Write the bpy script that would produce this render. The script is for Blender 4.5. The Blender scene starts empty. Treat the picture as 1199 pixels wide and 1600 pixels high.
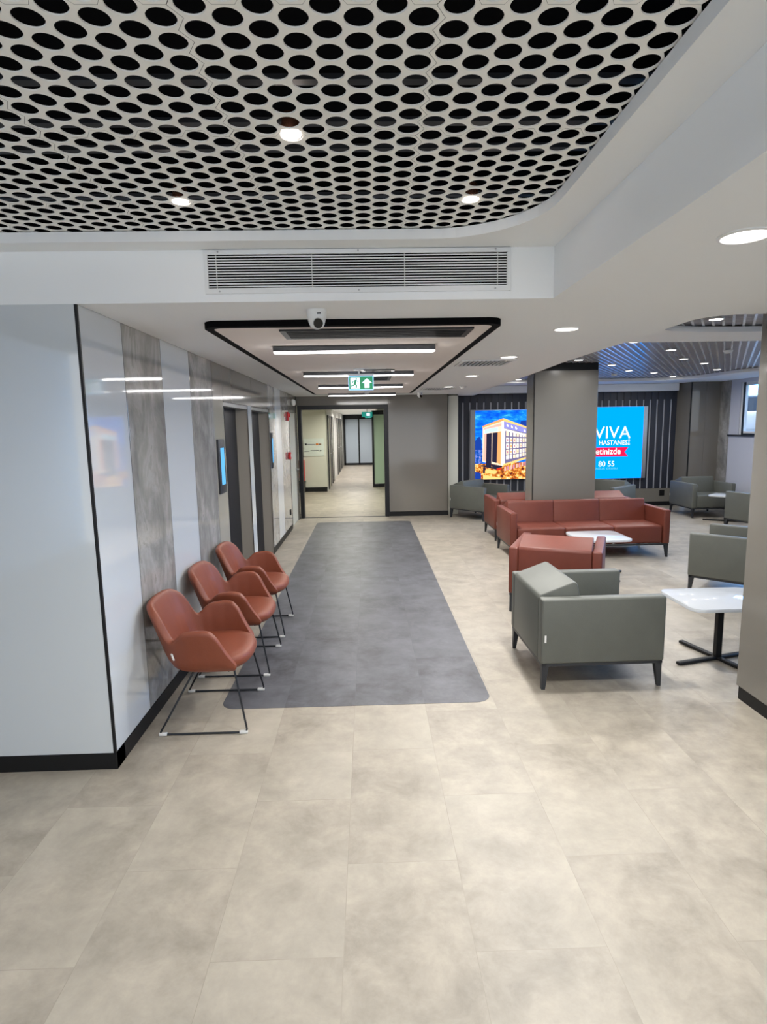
import bpy, bmesh, math, random
from mathutils import Vector, Matrix
R = math.radians
random.seed(7)
scene = bpy.context.scene
COL = scene.collection

# ---------------------------------------------------------------- materials
def lin(c):
    return tuple(((v/255)/12.92 if v/255 <= .04045 else ((v/255+.055)/1.055)**2.4) for v in c)

def nodes(name):
    m = bpy.data.materials.new(name); m.use_nodes = True
    nt = m.node_tree
    b = nt.nodes['Principled BSDF']
    return m, nt, b

def N(nt, typ, **kw):
    n = nt.nodes.new(typ)
    for k, v in kw.items():
        if k in n.inputs: n.inputs[k].default_value = v
        else: setattr(n, k, v)
    return n

def mapping(nt, scale=(1, 1, 1), rot=(0, 0, 0), loc=(0, 0, 0), coord='Object'):
    t = nt.nodes.new('ShaderNodeTexCoord'); mp = nt.nodes.new('ShaderNodeMapping')
    mp.inputs['Scale'].default_value = scale; mp.inputs['Rotation'].default_value = rot
    mp.inputs['Location'].default_value = loc
    nt.links.new(t.outputs[coord], mp.inputs['Vector'])
    return mp

def ramp(nt, stops):
    r = nt.nodes.new('ShaderNodeValToRGB')
    e = r.color_ramp.elements
    while len(e) < len(stops): e.new(.5)
    for el, (p, c) in zip(e, stops):
        el.position = p; el.color = (*c, 1) if len(c) == 3 else c
    return r

def mat(name, rgb, rough=.5, metal=0, spec=.5, coat=0, noise=0, nscale=8, bump=0, bscale=60, emit=0):
    m, nt, b = nodes(name)
    c = lin(rgb)
    b.inputs['Base Color'].default_value = (*c, 1)
    b.inputs['Roughness'].default_value = rough
    b.inputs['Metallic'].default_value = metal
    b.inputs['Specular IOR Level'].default_value = spec
    if coat:
        b.inputs['Coat Weight'].default_value = coat; b.inputs['Coat Roughness'].default_value = .03
    if noise:
        mp = mapping(nt)
        n = N(nt, 'ShaderNodeTexNoise', Scale=nscale, Detail=5, Roughness=.6)
        nt.links.new(mp.outputs[0], n.inputs['Vector'])
        r = ramp(nt, [(.3, tuple(v*(1-noise) for v in c)), (.7, tuple(min(1, v*(1+noise)) for v in c))])
        nt.links.new(n.outputs['Fac'], r.inputs[0]); nt.links.new(r.outputs[0], b.inputs['Base Color'])
    if bump:
        mp2 = mapping(nt)
        n2 = N(nt, 'ShaderNodeTexNoise', Scale=bscale, Detail=4)
        nt.links.new(mp2.outputs[0], n2.inputs['Vector'])
        bp = N(nt, 'ShaderNodeBump', Strength=bump, Distance=.004)
        nt.links.new(n2.outputs['Fac'], bp.inputs['Height']); nt.links.new(bp.outputs[0], b.inputs['Normal'])
    if emit:
        b.inputs['Emission Color'].default_value = (*c, 1); b.inputs['Emission Strength'].default_value = emit
    return m

def emis(name, rgb, strength):
    m = bpy.data.materials.new(name); m.use_nodes = True
    nt = m.node_tree; nt.nodes.clear()
    e = nt.nodes.new('ShaderNodeEmission'); o = nt.nodes.new('ShaderNodeOutputMaterial')
    e.inputs[0].default_value = (*lin(rgb), 1); e.inputs[1].default_value = strength
    nt.links.new(e.outputs[0], o.inputs[0])
    return m

def tile_floor(name, base, var, joint, rough, spec, contrast, origin=(0, 0)):
    """vinyl tiles .452 x .86 laid in columns along Y with half offset, cloudy stone print"""
    m, nt, b = nodes(name)
    L = nt.links
    tc = nt.nodes.new('ShaderNodeTexCoord')
    sep = nt.nodes.new('ShaderNodeSeparateXYZ'); L.new(tc.outputs['Object'], sep.inputs[0])
    cmb = nt.nodes.new('ShaderNodeCombineXYZ')
    ax = N(nt, 'ShaderNodeMath', operation='ADD'); ax.inputs[1].default_value = 20*.452+.118
    ay = N(nt, 'ShaderNodeMath', operation='ADD'); ay.inputs[1].default_value = 20*.86-.045
    L.new(sep.outputs['X'], ax.inputs[0]); L.new(sep.outputs['Y'], ay.inputs[0])
    L.new(ay.outputs[0], cmb.inputs['X']); L.new(ax.outputs[0], cmb.inputs['Y'])
    br = nt.nodes.new('ShaderNodeTexBrick'); br.offset = .5; br.offset_frequency = 2; br.squash = 1
    br.inputs['Color1'].default_value = (0, 0, 0, 1); br.inputs['Color2'].default_value = (1, 1, 1, 1)
    br.inputs['Mortar'].default_value = (.5, .5, .5, 1)
    br.inputs['Scale'].default_value = 1; br.inputs['Mortar Size'].default_value = .0012
    br.inputs['Mortar Smooth'].default_value = .3; br.inputs['Bias'].default_value = 0
    br.inputs['Brick Width'].default_value = .86; br.inputs['Row Height'].default_value = .452
    L.new(cmb.outputs[0], br.inputs['Vector'])
    # each tile shifts the cloud pattern
    shift = N(nt, 'ShaderNodeVectorMath', operation='SCALE'); shift.inputs['Scale'].default_value = 9
    L.new(br.outputs['Color'], shift.inputs[0])
    add = N(nt, 'ShaderNodeVectorMath', operation='ADD')
    L.new(tc.outputs['Object'], add.inputs[0]); L.new(shift.outputs[0], add.inputs[1])
    n1 = N(nt, 'ShaderNodeTexNoise', Scale=4.6, Detail=10, Roughness=.70, Distortion=.2)
    L.new(add.outputs[0], n1.inputs['Vector'])
    r1 = ramp(nt, [(.30, tuple(v*(1-contrast) for v in base)), (.5, base), (.72, tuple(min(1, v*(1+contrast*1.15)) for v in base))])
    L.new(n1.outputs['Fac'], r1.inputs[0])
    n2 = N(nt, 'ShaderNodeTexNoise', Scale=1.1, Detail=3)
    L.new(add.outputs[0], n2.inputs['Vector'])
    r2 = ramp(nt, [(.42, (0, 0, 0)), (.7, (1, 1, 1))]); L.new(n2.outputs['Fac'], r2.inputs[0])
    mx = N(nt, 'ShaderNodeMix', data_type='RGBA'); mx.inputs['B'].default_value = (*var, 1)
    f = N(nt, 'ShaderNodeMath', operation='MULTIPLY'); f.inputs[1].default_value = .45
    L.new(r2.outputs[0], f.inputs[0]); L.new(f.outputs[0], mx.inputs['Factor']); L.new(r1.outputs[0], mx.inputs['A'])
    mj = N(nt, 'ShaderNodeMix', data_type='RGBA'); mj.inputs['B'].default_value = (*joint, 1)
    fj = N(nt, 'ShaderNodeMath', operation='MULTIPLY'); fj.inputs[1].default_value = .42
    L.new(br.outputs['Fac'], fj.inputs[0]); L.new(fj.outputs[0], mj.inputs['Factor']); L.new(mx.outputs['Result'], mj.inputs['A'])
    L.new(mj.outputs['Result'], b.inputs['Base Color'])
    b.inputs['Roughness'].default_value = rough; b.inputs['Specular IOR Level'].default_value = spec
    bp = N(nt, 'ShaderNodeBump', Strength=.15, Distance=.002)
    L.new(n1.outputs['Fac'], bp.inputs['Height']); L.new(bp.outputs[0], b.inputs['Normal'])
    return m

def marble(name, dark, mid, light):
    m, nt, b = nodes(name); L = nt.links
    mp = mapping(nt, scale=(1, 1.5, .8))
    n = N(nt, 'ShaderNodeTexNoise', Scale=2.6, Detail=10, Roughness=.68, Distortion=.5)
    L.new(mp.outputs[0], n.inputs['Vector'])
    r = ramp(nt, [(.32, lin(dark)), (.48, lin(mid)), (.60, lin(light)), (.63, lin(mid)), (.72, lin(light))])
    L.new(n.outputs['Fac'], r.inputs[0]); L.new(r.outputs[0], b.inputs['Base Color'])
    b.inputs['Roughness'].default_value = .06; b.inputs['Specular IOR Level'].default_value = .8
    return m

M = {}
M['floor'] = tile_floor('beige_vinyl_tile', lin((152, 144, 131)), lin((178, 171, 157)), lin((118, 110, 99)), .40, .4, .31)
M['strip'] = tile_floor('charcoal_vinyl_tile', lin((76, 77, 82)), lin((96, 98, 103)), lin((60, 61, 66)), .42, .4, .62)
M['ceil'] = mat('white_ceiling_paint', (238, 240, 240), .9, spec=.2)
M['white_gloss'] = mat('white_gloss_panel', (200, 205, 207), .045, spec=1.0)
M['grey_gloss'] = mat('taupe_gloss_panel', (114, 110, 103), .09, spec=.55)
M['grey_satin'] = mat('taupe_satin_panel', (114, 111, 104), .22, spec=.5)
M['marble'] = marble('grey_marble_panel', (112, 110, 107), (142, 140, 136), (168, 166, 161))
M['black'] = mat('black_trim', (15, 15, 16), .5, spec=.3)
M['plenum'] = mat('plenum_black', (6, 6, 8), .9, spec=.1)
M['charcoal'] = mat('charcoal_metal', (48, 50, 54), .45, metal=.3)
M['door_dark'] = mat('dark_door_steel', (17, 19, 23), .45, spec=.35)
M['perf'] = mat('perforated_white_metal', (248, 247, 240), .5)
M['pinkish'] = mat('corridor_ceiling_paint', (226, 217, 210), .85, spec=.2)
M['wall_paint'] = mat('white_wall_paint', (206, 206, 202), .8, spec=.2)
M['green_paint'] = mat('olive_grey_paint', (200, 200, 188), .7, spec=.2)
M['lilac'] = mat('pale_lilac_paint', (196, 198, 206), .7, spec=.2)
M['reveal'] = mat('lift_reveal_satin', (158, 152, 142), .3)
M['reflection_beige'] = mat('reflection_beige_panel', (160, 155, 143), .08, spec=.6)  # lighter colour paints in the bright floor and wall reflected by the panel
M['navy'] = mat('navy_black_slat', (30, 33, 44), .5)
M['slatback'] = mat('grey_slat_backing', (160, 162, 170), .5)
M['leather'] = mat('brown_red_leather', (104, 52, 40), .45, spec=.4, noise=.10, nscale=5, bump=.25, bscale=220)
M['leather_chair'] = mat('cognac_leather', (122, 63, 42), .45, spec=.4, noise=.08, nscale=5, bump=.2, bscale=220)
M['grey_leather'] = mat('sage_grey_leather', (92, 94, 88), .48, spec=.4, noise=.06, nscale=5, bump=.25, bscale=220)
M['seam'] = mat('seam_thread', (70, 40, 32), .8)
M['tabletop'] = mat('white_table_laminate', (206, 210, 214), .05, spec=.9)
M['white_plastic'] = mat('white_plastic', (225, 225, 222), .35)
M['clear_plastic'] = mat('clear_glide_plastic', (215, 215, 212), .25)
M['wire'] = mat('dark_wire_steel', (42, 45, 50), .35, metal=.5)
M['black_gloss'] = mat('black_lens_glass', (8, 8, 10), .06)
M['grille_white'] = mat('white_grille_metal', (226, 228, 228), .45)
M['metal'] = mat('brushed_steel', (176, 178, 180), .3, metal=.9)
M['runner'] = mat('aluminium_runner', (244, 247, 252), .25, metal=.7)
M['blade'] = mat('dark_grille_blade', (178, 176, 182), .35, metal=.25)
M['red'] = mat('alarm_red', (190, 22, 28), .35)
M['copper'] = mat('lamp_reflector', (190, 130, 105), .25, metal=.9)
M['led'] = emis('led_diffuser', (255, 251, 248), 75)
M['lamp'] = emis('downlight_lens', (255, 248, 242), 30)
M['spot'] = emis('spot_lens', (255, 240, 230), 40)
M['exit_green'] = mat('exit_sign_green', (0, 120, 74), .4, emit=.8)
M['exit_white'] = mat('exit_sign_white', (225, 230, 250), .4, emit=1.0)
M['exit_edge'] = mat('exit_sign_acrylic', (150, 205, 255), .2, emit=1.2)
M['teal'] = mat('teal_sign', (20, 140, 130), .4, emit=.6)
M['lcd'] = emis('blue_lcd', (110, 195, 255), 1.0)
M['fascia'] = M['ceil']
M['bark'] = mat('car_tyre', (25, 25, 27), .7)
M['carwhite'] = mat('car_paint_white', (235, 238, 240), .2)
M['carglass'] = mat('car_glass', (40, 60, 80), .05)
M['asphalt'] = mat('asphalt', (95, 98, 104), .9, noise=.1)
M['leaf'] = mat('hedge_leaf', (60, 92, 70), .7, noise=.4, nscale=12)
M['facade'] = mat('pale_facade', (230, 232, 235), .8)

def glass_mat(name, tint, frost=0, mixf=.12):
    m = bpy.data.materials.new(name); m.use_nodes = True
    nt = m.node_tree; nt.nodes.clear()
    o = nt.nodes.new('ShaderNodeOutputMaterial'); mx = nt.nodes.new('ShaderNodeMixShader')
    t = nt.nodes.new('ShaderNodeBsdfTransparent'); g = nt.nodes.new('ShaderNodeBsdfGlossy')
    t.inputs[0].default_value = (*tint, 1); g.inputs['Roughness'].default_value = .03
    mx.inputs[0].default_value = mixf
    nt.links.new(t.outputs[0], mx.inputs[1]); nt.links.new(g.outputs[0], mx.inputs[2]); nt.links.new(mx.outputs[0], o.inputs[0])
    return m
M['window_glass'] = glass_mat('window_glass', (.93, .97, 1))
M['frosted'] = mat('frosted_glass', (172, 184, 196), .35, spec=.5)
M['frosted_green'] = mat('frosted_green_glass', (172, 198, 174), .25, spec=.5)

# ---------------------------------------------------------------- mesh helper
class MB:
    def __init__(s): s.bm = bmesh.new(); s.mats = []
    def mi(s, m):
        if m not in s.mats: s.mats.append(m)
        return s.mats.index(m)
    def _tag(s, faces, m):
        i = s.mi(m)
        for f in faces: f.material_index = i
    def box(s, x0, x1, y0, y1, z0, z1, m, r=0, seg=3, tf=None):
        b = bmesh.new()
        bmesh.ops.create_cube(b, size=1)
        for v in b.verts:
            v.co = Vector(((x0+x1)/2+v.co.x*(x1-x0), (y0+y1)/2+v.co.y*(y1-y0), (z0+z1)/2+v.co.z*(z1-z0)))
        if r: bmesh.ops.bevel(b, geom=b.edges[:], offset=r, segments=seg, profile=.5, affect='EDGES', clamp_overlap=True)
        if tf: bmesh.ops.transform(b, matrix=tf, verts=b.verts[:])
        return s._merge(b, m)
    def _merge(s, b, m):
        i = s.mi(m); mp = {}
        for v in b.verts: mp[v] = s.bm.verts.new(v.co)
        out = []
        for f in b.faces:
            try: nf = s.bm.faces.new([mp[v] for v in f.verts])
            except ValueError: continue
            nf.material_index = i; out.append(nf)
        b.free()
        return out
    def prism(s, pts, z0, z1, m, axis='z', r=0, seg=2):
        """pts: 2D outline; axis z: (x,y) up z; axis y: (x,z) along y"""
        b = bmesh.new()
        def P(p, h): return Vector((p[0], p[1], h)) if axis == 'z' else (Vector((p[0], h, p[1])) if axis == 'y' else Vector((h, p[0], p[1])))
        v0 = [b.verts.new(P(p, z0)) for p in pts]; v1 = [b.verts.new(P(p, z1)) for p in pts]
        n = len(pts)
        b.faces.new(v0[::-1]); b.faces.new(v1)
        for i in range(n): b.faces.new((v0[i], v0[(i+1) % n], v1[(i+1) % n], v1[i]))
        bmesh.ops.recalc_face_normals(b, faces=b.faces[:])
        if r: bmesh.ops.bevel(b, geom=b.edges[:], offset=r, segments=seg, profile=.5, affect='EDGES', clamp_overlap=True)
        else: bmesh.ops.triangulate(b, faces=[f for f in b.faces if len(f.verts) > 4])
        return s._merge(b, m)
    def cyl(s, c, r0, r1, h, m, seg=24, axis='z', tf=None):
        b = bmesh.new()
        bmesh.ops.create_cone(b, cap_ends=True, segments=seg, radius1=r0, radius2=r1, depth=h)
        if axis == 'x': bmesh.ops.rotate(b, matrix=Matrix.Rotation(R(90), 3, 'Y'), verts=b.verts[:])
        if axis == 'y': bmesh.ops.rotate(b, matrix=Matrix.Rotation(R(-90), 3, 'X'), verts=b.verts[:])
        bmesh.ops.translate(b, vec=Vector(c), verts=b.verts[:])
        if tf: bmesh.ops.transform(b, matrix=tf, verts=b.verts[:])
        return s._merge(b, m)
    def sphere(s, c, r, m, seg=16, sc=(1, 1, 1)):
        b = bmesh.new()
        bmesh.ops.create_uvsphere(b, u_segments=seg, v_segments=seg//2+2, radius=r)
        bmesh.ops.scale(b, vec=Vector(sc), verts=b.verts[:])
        bmesh.ops.translate(b, vec=Vector(c), verts=b.verts[:])
        return s._merge(b, m)
    def disc(s, c, r, m, seg=28, axis='z', flip=False):
        vs = []
        for i in range(seg):
            a = 2*math.pi*i/seg
            o = (math.cos(a)*r, math.sin(a)*r)
            vs.append(s.bm.verts.new((c[0]+o[0], c[1]+o[1], c[2]) if axis == 'z' else ((c[0]+o[0], c[1], c[2]+o[1]) if axis == 'y' else (c[0], c[1]+o[0], c[2]+o[1]))))
        f = s.bm.faces.new(vs[::-1] if flip else vs); f.material_index = s.mi(m)
    def tube(s, path, r, m, seg=8):
        path = [Vector(p) for p in path]
        b = bmesh.new(); rings = []
        up = None
        for i, p in enumerate(path):
            d = (path[min(i+1, len(path)-1)]-path[max(i-1, 0)]).normalized()
            if up is None:
                up = Vector((0, 0, 1)) if abs(d.z) < .9 else Vector((1, 0, 0))
            u = d.cross(up).normalized(); w = u.cross(d).normalized(); up = w
            rings.append([b.verts.new(p+(u*math.cos(2*math.pi*k/seg)+w*math.sin(2*math.pi*k/seg))*r) for k in range(seg)])
        for a, c in zip(rings, rings[1:]):
            for k in range(seg): b.faces.new((a[k], a[(k+1) % seg], c[(k+1) % seg], c[k]))
        b.faces.new(rings[0][::-1]); b.faces.new(rings[-1])
        bmesh.ops.recalc_face_normals(b, faces=b.faces[:])
        return s._merge(b, m)
    def poly(s, pts, m):
        f = s.bm.faces.new([s.bm.verts.new(p) for p in pts]); f.material_index = s.mi(m); return f
    def build(s, name, parent=None, smooth=None, loc=None):
        me = bpy.data.meshes.new(name); s.bm.normal_update(); s.bm.to_mesh(me); s.bm.free()
        for m in s.mats: me.materials.append(M[m] if isinstance(m, str) else m)
        if smooth:
            me.shade_smooth(); me.set_sharp_from_angle(angle=R(smooth))
        o = bpy.data.objects.new(name, me); COL.objects.link(o)
        if parent: o.parent = parent
        if loc: o.location = loc
        return o

def rounded(x0, x1, y0, y1, r, n=6):
    pts = []
    for cx, cy, a0 in ((x1-r, y1-r, 0), (x0+r, y1-r, 90), (x0+r, y0+r, 180), (x1-r, y0+r, 270)):
        for k in range(n+1):
            a = R(a0+90*k/n); pts.append((cx+r*math.cos(a), cy+r*math.sin(a)))
    return pts

def empty(name, loc=(0, 0, 0), rz=0):
    o = bpy.data.objects.new(name, None); COL.objects.link(o)
    o.location = loc; o.rotation_euler = (0, 0, rz); o.empty_display_size = .1
    return o
def tag(o, label, cat, group=None):
    o['label'] = label; o['category'] = cat
    if group: o['group'] = group
    return o
def struct(o): o['kind'] = 'structure'; return o
def copy_tree(o, parent=None):
    c = o.copy(); COL.objects.link(c)
    if parent: c.parent = parent
    for ch in list(o.children): copy_tree(ch, c)
    return c

# ---------------------------------------------------------------- dimensions (metres; camera above the origin, hall runs along +Y)
ZC = 2.381      # smooth low ceiling
ZL = 2.618      # ledge round the perforated tray
ZP = 2.667      # perforated panels
XW = -1.37      # panelled wall on the left
YB = 2.948      # face of the bulkhead / white pillar front
YD = 11.65      # wall with the corridor door
YS = 12.40      # backing of the slatted wall
XR = 7.2        # window wall

# ---------------------------------------------------------------- floor
b = MB(); b.box(-4.6, 7.5, -3.6, 29, -.12, 0, 'floor'); struct(b.build('floor'))
b = MB(); b.prism(rounded(-.985, .772, 3.585, 11.03, .10, 8), .0003, .0016, 'strip'); struct(b.build('floor_inlay'))

# ---------------------------------------------------------------- ceilings
def arc(cx, cy, r, a0, a1, n=8):
    return [(cx+r*math.cos(R(a0+(a1-a0)*k/n)), cy+r*math.sin(R(a0+(a1-a0)*k/n))) for k in range(n+1)]
b = MB()
outline = [(.78, YB), (.914, YB), (.914, -3.6), (7.5, -3.6), (7.5, 3.44)]
outline += [(2.36, 3.44)] + arc(2.19, 3.66, .22, 270, 180)[1:] + [(1.97, 3.9), (1.99, 4.3), (1.965, 4.9)]
outline += [(1.965, 6.0), (2.03, 7.5), (2.04, 9.5), (2.08, 10.9), (2.2, 11.6), (2.2, YS), (2.2, 12.9), (.78, 12.9)]
b.prism(outline, ZC, 2.655, 'ceil')
b.box(-4.6, .78, YB, 12.9, ZC, 2.655, 'ceil')
low = struct(b.build('ceiling'))
# ledge of the big tray with one rounded corner
b = MB()
inner = [(-4.6, 2.813)] + [(.30, 2.813)] + arc(.30, 2.363, .45, 90, 0, 12)[1:] + [(.748, 1.0), (.748, -3.6)]
b.prism(inner + [(.914, -3.6), (.914, YB), (-4.6, YB)], ZL, 2.662, 'ceil')
struct(b.build('ceiling_ledge'))
# black plenum over everything
b = MB()
b.box(-4.6, .95, -3.6, 3.1, 2.98, 3.02, 'plenum')
b.box(-4.6, .95, 3.09, 3.11, 2.67, 3.0, 'plenum'); b.box(.935, .95, -3.6, 3.1, 2.67, 3.0, 'plenum')
b.box(1.9, 7.5, 3.4, 12.9, 2.9, 2.94, 'plenum')
for y in (1.30, 1.79, 2.02, 2.2, 2.62):
    b.box(-4.5, .93, y, y+.03, 2.735, 2.75, 'charcoal')
struct(b.build('ceiling_plenum'))

# perforated metal ceiling panels: one hexagonal cell mesh per hole
PX, PY, RH = .0715, .0815, .0338
def panel_mesh():
    bm = bmesh.new(); n = 24
    hexr = PY/math.sqrt(3)
    for i in range(8):
        for j in range(7):
            cx = (i-3.5)*PX; cy = (j-3)*PY + (-PY/4 if i % 2 == 0 else PY/4)
            ring, hx, top = [], [], []
            for k in range(n):
                a = 2*math.pi*k/n
                am = (a % (math.pi/3)) - math.pi/6
                rr = hexr*math.cos(math.pi/6)/math.cos(am)*.999
                sx = PX/(hexr*1.5)
                ring.append(bm.verts.new((cx+RH*math.cos(a), cy+RH*math.sin(a), 0)))
                hx.append(bm.verts.new((cx+rr*math.cos(a)*sx, cy+rr*math.sin(a), 0)))
                top.append(bm.verts.new((cx+RH*math.cos(a), cy+RH*math.sin(a), .004)))
            for k in range(n):
                l = (k+1) % n
                bm.faces.new((ring[l], ring[k], hx[k], hx[l]))
                bm.faces.new((ring[k], ring[l], top[l], top[k]))
    bmesh.ops.remove_doubles(bm, verts=bm.verts[:], dist=.0004)
    # thin turned-up edge so that the gap between neighbours reads as a line
    for v in bm.verts: v.co.x *= .9982; v.co.y *= .9982
    bmesh.ops.recalc_face_normals(bm, faces=bm.faces[:])
    me = bpy.data.meshes.new('perforated_panel'); bm.to_mesh(me); bm.free()
    me.materials.append(M['perf'])
    return me
pm = panel_mesh()
perf = struct(empty('ceiling_perforated', (0, 0, ZP)))
for m_ in range(-4, 2):
    for n_ in range(-5, 2):
        o = bpy.data.objects.new('perforated_panel', pm); COL.objects.link(o); o.parent = perf
        o.location = (-.393+PX*8*(m_+.5), 1.942+PY*7*(n_+.5), 0)

# slatted metal ceiling over the lounge
b = MB()
ang = R(31.5); d = Vector((math.sin(ang), math.cos(ang), 0)); p = Vector((math.cos(ang), -math.sin(ang), 0))
def clip_line(q, x0, x1, y0, y1):
    t0, t1 = -50, 50
    for o, dd, lo, hi in ((q.x, d.x, x0, x1), (q.y, d.y, y0, y1)):
        a, c = (lo-o)/dd, (hi-o)/dd
        t0 = max(t0, min(a, c)); t1 = min(t1, max(a, c))
    return (t0, t1) if t1-t0 > .05 else None
for k in range(-80, 160):
    q = Vector((2, 3.4, 0))+p*(.0775*k)
    for (x0, x1, y0, y1) in ((2.0, 7.3, 3.30, 5.6), (2.0, 7.3, 5.8, 12.3)):
        c = clip_line(q, x0, x1, y0, y1)
        if c:
            a, e = q+d*c[0], q+d*c[1]
            w = p*.010
            for (s0, s1) in ((a, e),):
                vs = []
                for z in (2.622, 2.66):
                    vs.append([b.bm.verts.new((*((v+o_)[:2]), z)) for v, o_ in ((s0, -w), (s1, -w), (s1, w), (s0, w))])
                i = b.mi('runner')
                for idx in ((0, 1, 2, 3),):
                    f = b.bm.faces.new([vs[0][j] for j in idx][::-1]); f.material_index = i
                for j in range(4):
                    f = b.bm.faces.new((vs[0][j], vs[0][(j+1) % 4], vs[1][(j+1) % 4], vs[1][j])); f.material_index = i
y = 3.32
while y < 12.3:
    b.box(1.98, 7.4, y, y+.026, 2.632, 2.650, 'blade'); y += .042
struct(b.build('ceiling_grille'))
# lounge ledge, its curved edge and the fascia over the slatted wall
b = MB()
led = [(1.97, 11.5), (5.3, 11.5), (5.72, 11.42), (6.0, 11.2), (6.16, 10.8), (6.18, 10.2), (6.22, 9.8), (6.36, 9.5), (6.52, 8.9), (6.6, 8.0), (6.6, 4.0), (6.6, 3.2), (7.5, 3.2), (7.5, 12.9), (1.97, 12.9)]
b.prism(led, 2.565, 2.619, 'ceil')
b.prism([(1.97, 4.6), (2.2, 4.85), (2.45, 5.12), (2.7, 5.30), (3.0, 5.38), (3.3, 5.40), (6.62, 5.40), (6.62, 6.02), (1.97, 6.02)], 2.570, 2.6185, 'ceil')
struct(b.build('ceiling_border'))
b = MB(); b.box(2.1, 6.47, 12.26, YS+.3, 2.413, 2.56, 'ceil'); struct(b.build('ceiling_fascia'))

# black framed dropped panel in the corridor ceiling
b = MB()
def frame_ring(b, o, w, z0, z1, m, r=.05):
    x0, x1, y0, y1 = o
    P = rounded(x0, x1, y0, y1, r); Q = rounded(x0+w, x1-w, y0+w, y1-w, max(.005, r-w*.6))
    n = len(P)
    V = [[b.bm.verts.new((*q, z)) for q in pp] for pp, z in ((P, z0), (Q, z0), (P, z1), (Q, z1))]
    i = b.mi(m)
    for k in range(n):
        l = (k+1) % n
        for f in ((V[0][l], V[0][k], V[1][k], V[1][l]), (V[0][k], V[0][l], V[2][l], V[2][k]), (V[1][l], V[1][k], V[3][k], V[3][l])):
            b.bm.faces.new(f).material_index = i
frame_ring(b, (-.918, .785, 3.43, 10.42), .048, 2.346, ZC+.002, 'plenum', .09)
b.box(-.874, .741, 3.474, 10.376, 2.3465, 2.38, 'pinkish')
struct(b.build('ceiling_recess'))

# ---------------------------------------------------------------- left wall
wl = struct(empty('wall_left'))
b = MB(); b.box(-4.6, XW-.62, YB+.12, 12.0, 0, ZC, 'wall_paint'); b.build('wall_core', wl)
def wpanel(y0, y1, m, z0=.09, z1=ZC, name='wall_panel', g=.0038):
    b = MB(); b.box(XW-.10, XW, y0+g, y1-g, z0, z1, m, r=.0015, seg=1)
    return b.build(name, wl)
wpanel(YB+.012, 3.455, 'white_gloss'); wpanel(3.455, 4.076, 'marble'); wpanel(4.076, 4.702, 'white_gloss')
wpanel(4.702, 5.356, 'marble')
wpanel(5.356, 5.74, 'reflection_beige', .09, 2.045); wpanel(5.356, 5.74, 'grey_gloss', 2.045)  # lower part coloured lighter as a painted reflection, upper part plain taupe
wpanel(5.74, 7.137, 'grey_gloss', 2.045); wpanel(7.137, 8.31, 'grey_gloss', 2.045)
wpanel(6.875, 7.115, 'white_gloss', .09, 2.045)
wpanel(8.312, 8.93, 'marble'); wpanel(8.93, 9.5, 'white_gloss'); wpanel(9.5, 10.42, 'marble')
wpanel(10.42, 11.62, 'grey_satin', 2.12)
wpanel(11.5, 11.65, 'grey_satin')
# dark joints behind the panels
b = MB(); b.box(XW-.10, XW-.0012, YB+.012, 5.74, .0, ZC, 'black'); b.box(XW-.1, XW-.0012, 8.312, 10.42, 0, ZC, 'black')
b.box(XW-.1, XW-.0012, 6.875, 7.115, 0, 2.045, 'black'); b.box(XW-.1, XW-.0012, 5.74, 8.312, 2.05, ZC, 'black')
b.build('panel_backing', wl)
# white pillar front
b = MB(); b.box(-4.6, XW-.012, YB, YB+.12, .09, ZC, 'white_gloss', r=.001, seg=1); b.build('pillar_panel', wl)
b = MB(); b.box(XW-.013, XW+.0005, YB-.0005, YB+.012, .08, ZC, 'black'); b.build('corner_trim', wl)
b = MB()
b.box(-4.6, XW+.004, YB-.004, YB+.1, 0, .088, 'black')
for y0, y1 in ((YB, 5.74), (6.875, 7.115), (8.31, 10.42)): b.box(XW-.1, XW+.004, y0, y1, 0, .088, 'black')
b.box(XW-.1, XW+.004, 11.5, 11.65, 0, .09, 'black')
struct(b.build('baseboard_left'))

# lift doors set back in the wall
for i, (y0, y1) in enumerate(((5.74, 6.875), (7.115, 8.31))):
    e = struct(empty('door_%d' % (i+1), (XW, y0, 0)))
    w = y1-y0
    b = MB()
    b.box(-.58, -.0, w-.004, w+.003, 0, 2.0, 'reveal')
    b.box(-.58, -.10, -.004, 0, 0, 2.045, 'grey_satin')
    b.box(-.58, -.0, -.0, w, 2.0, 2.045, 'metal')
    b.box(-.6, -.58, -.1, w+.1, 0, 2.1, 'black')
    b.build('door_frame', e)
    b = MB(); b.box(0.0005, .004, w-.012, w, 0, 2.045, 'black'); b.box(.0005, .004, 0, w, 2.035, 2.045, 'black'); b.build('edge_trim', e)
    if i == 1:
        b = MB(); b.cyl((-.130, .10, 1.03), .026, .026, .012, 'metal', axis='x'); b.tube([(-.135, .10, 1.03), (-.075, .10, 1.03), (-.070, .115, 1.03), (-.070, .24, 1.03)], .010, 'metal'); b.build('door_handle', e, smooth=50)
    for (a, c) in (((0.01, w/2-.002), (w/2+.002, w-.01)) if i == 0 else ((.01, w-.01),)):
        b = MB(); b.box(-.17, -.135, a, c, .005, 2.0, 'door_dark', r=.002, seg=1); b.build('door_leaf', e)
    b = MB(); b.box(-.58, 0, 0, w, 0, .004, 'charcoal'); b.build('sill', e)
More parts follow.
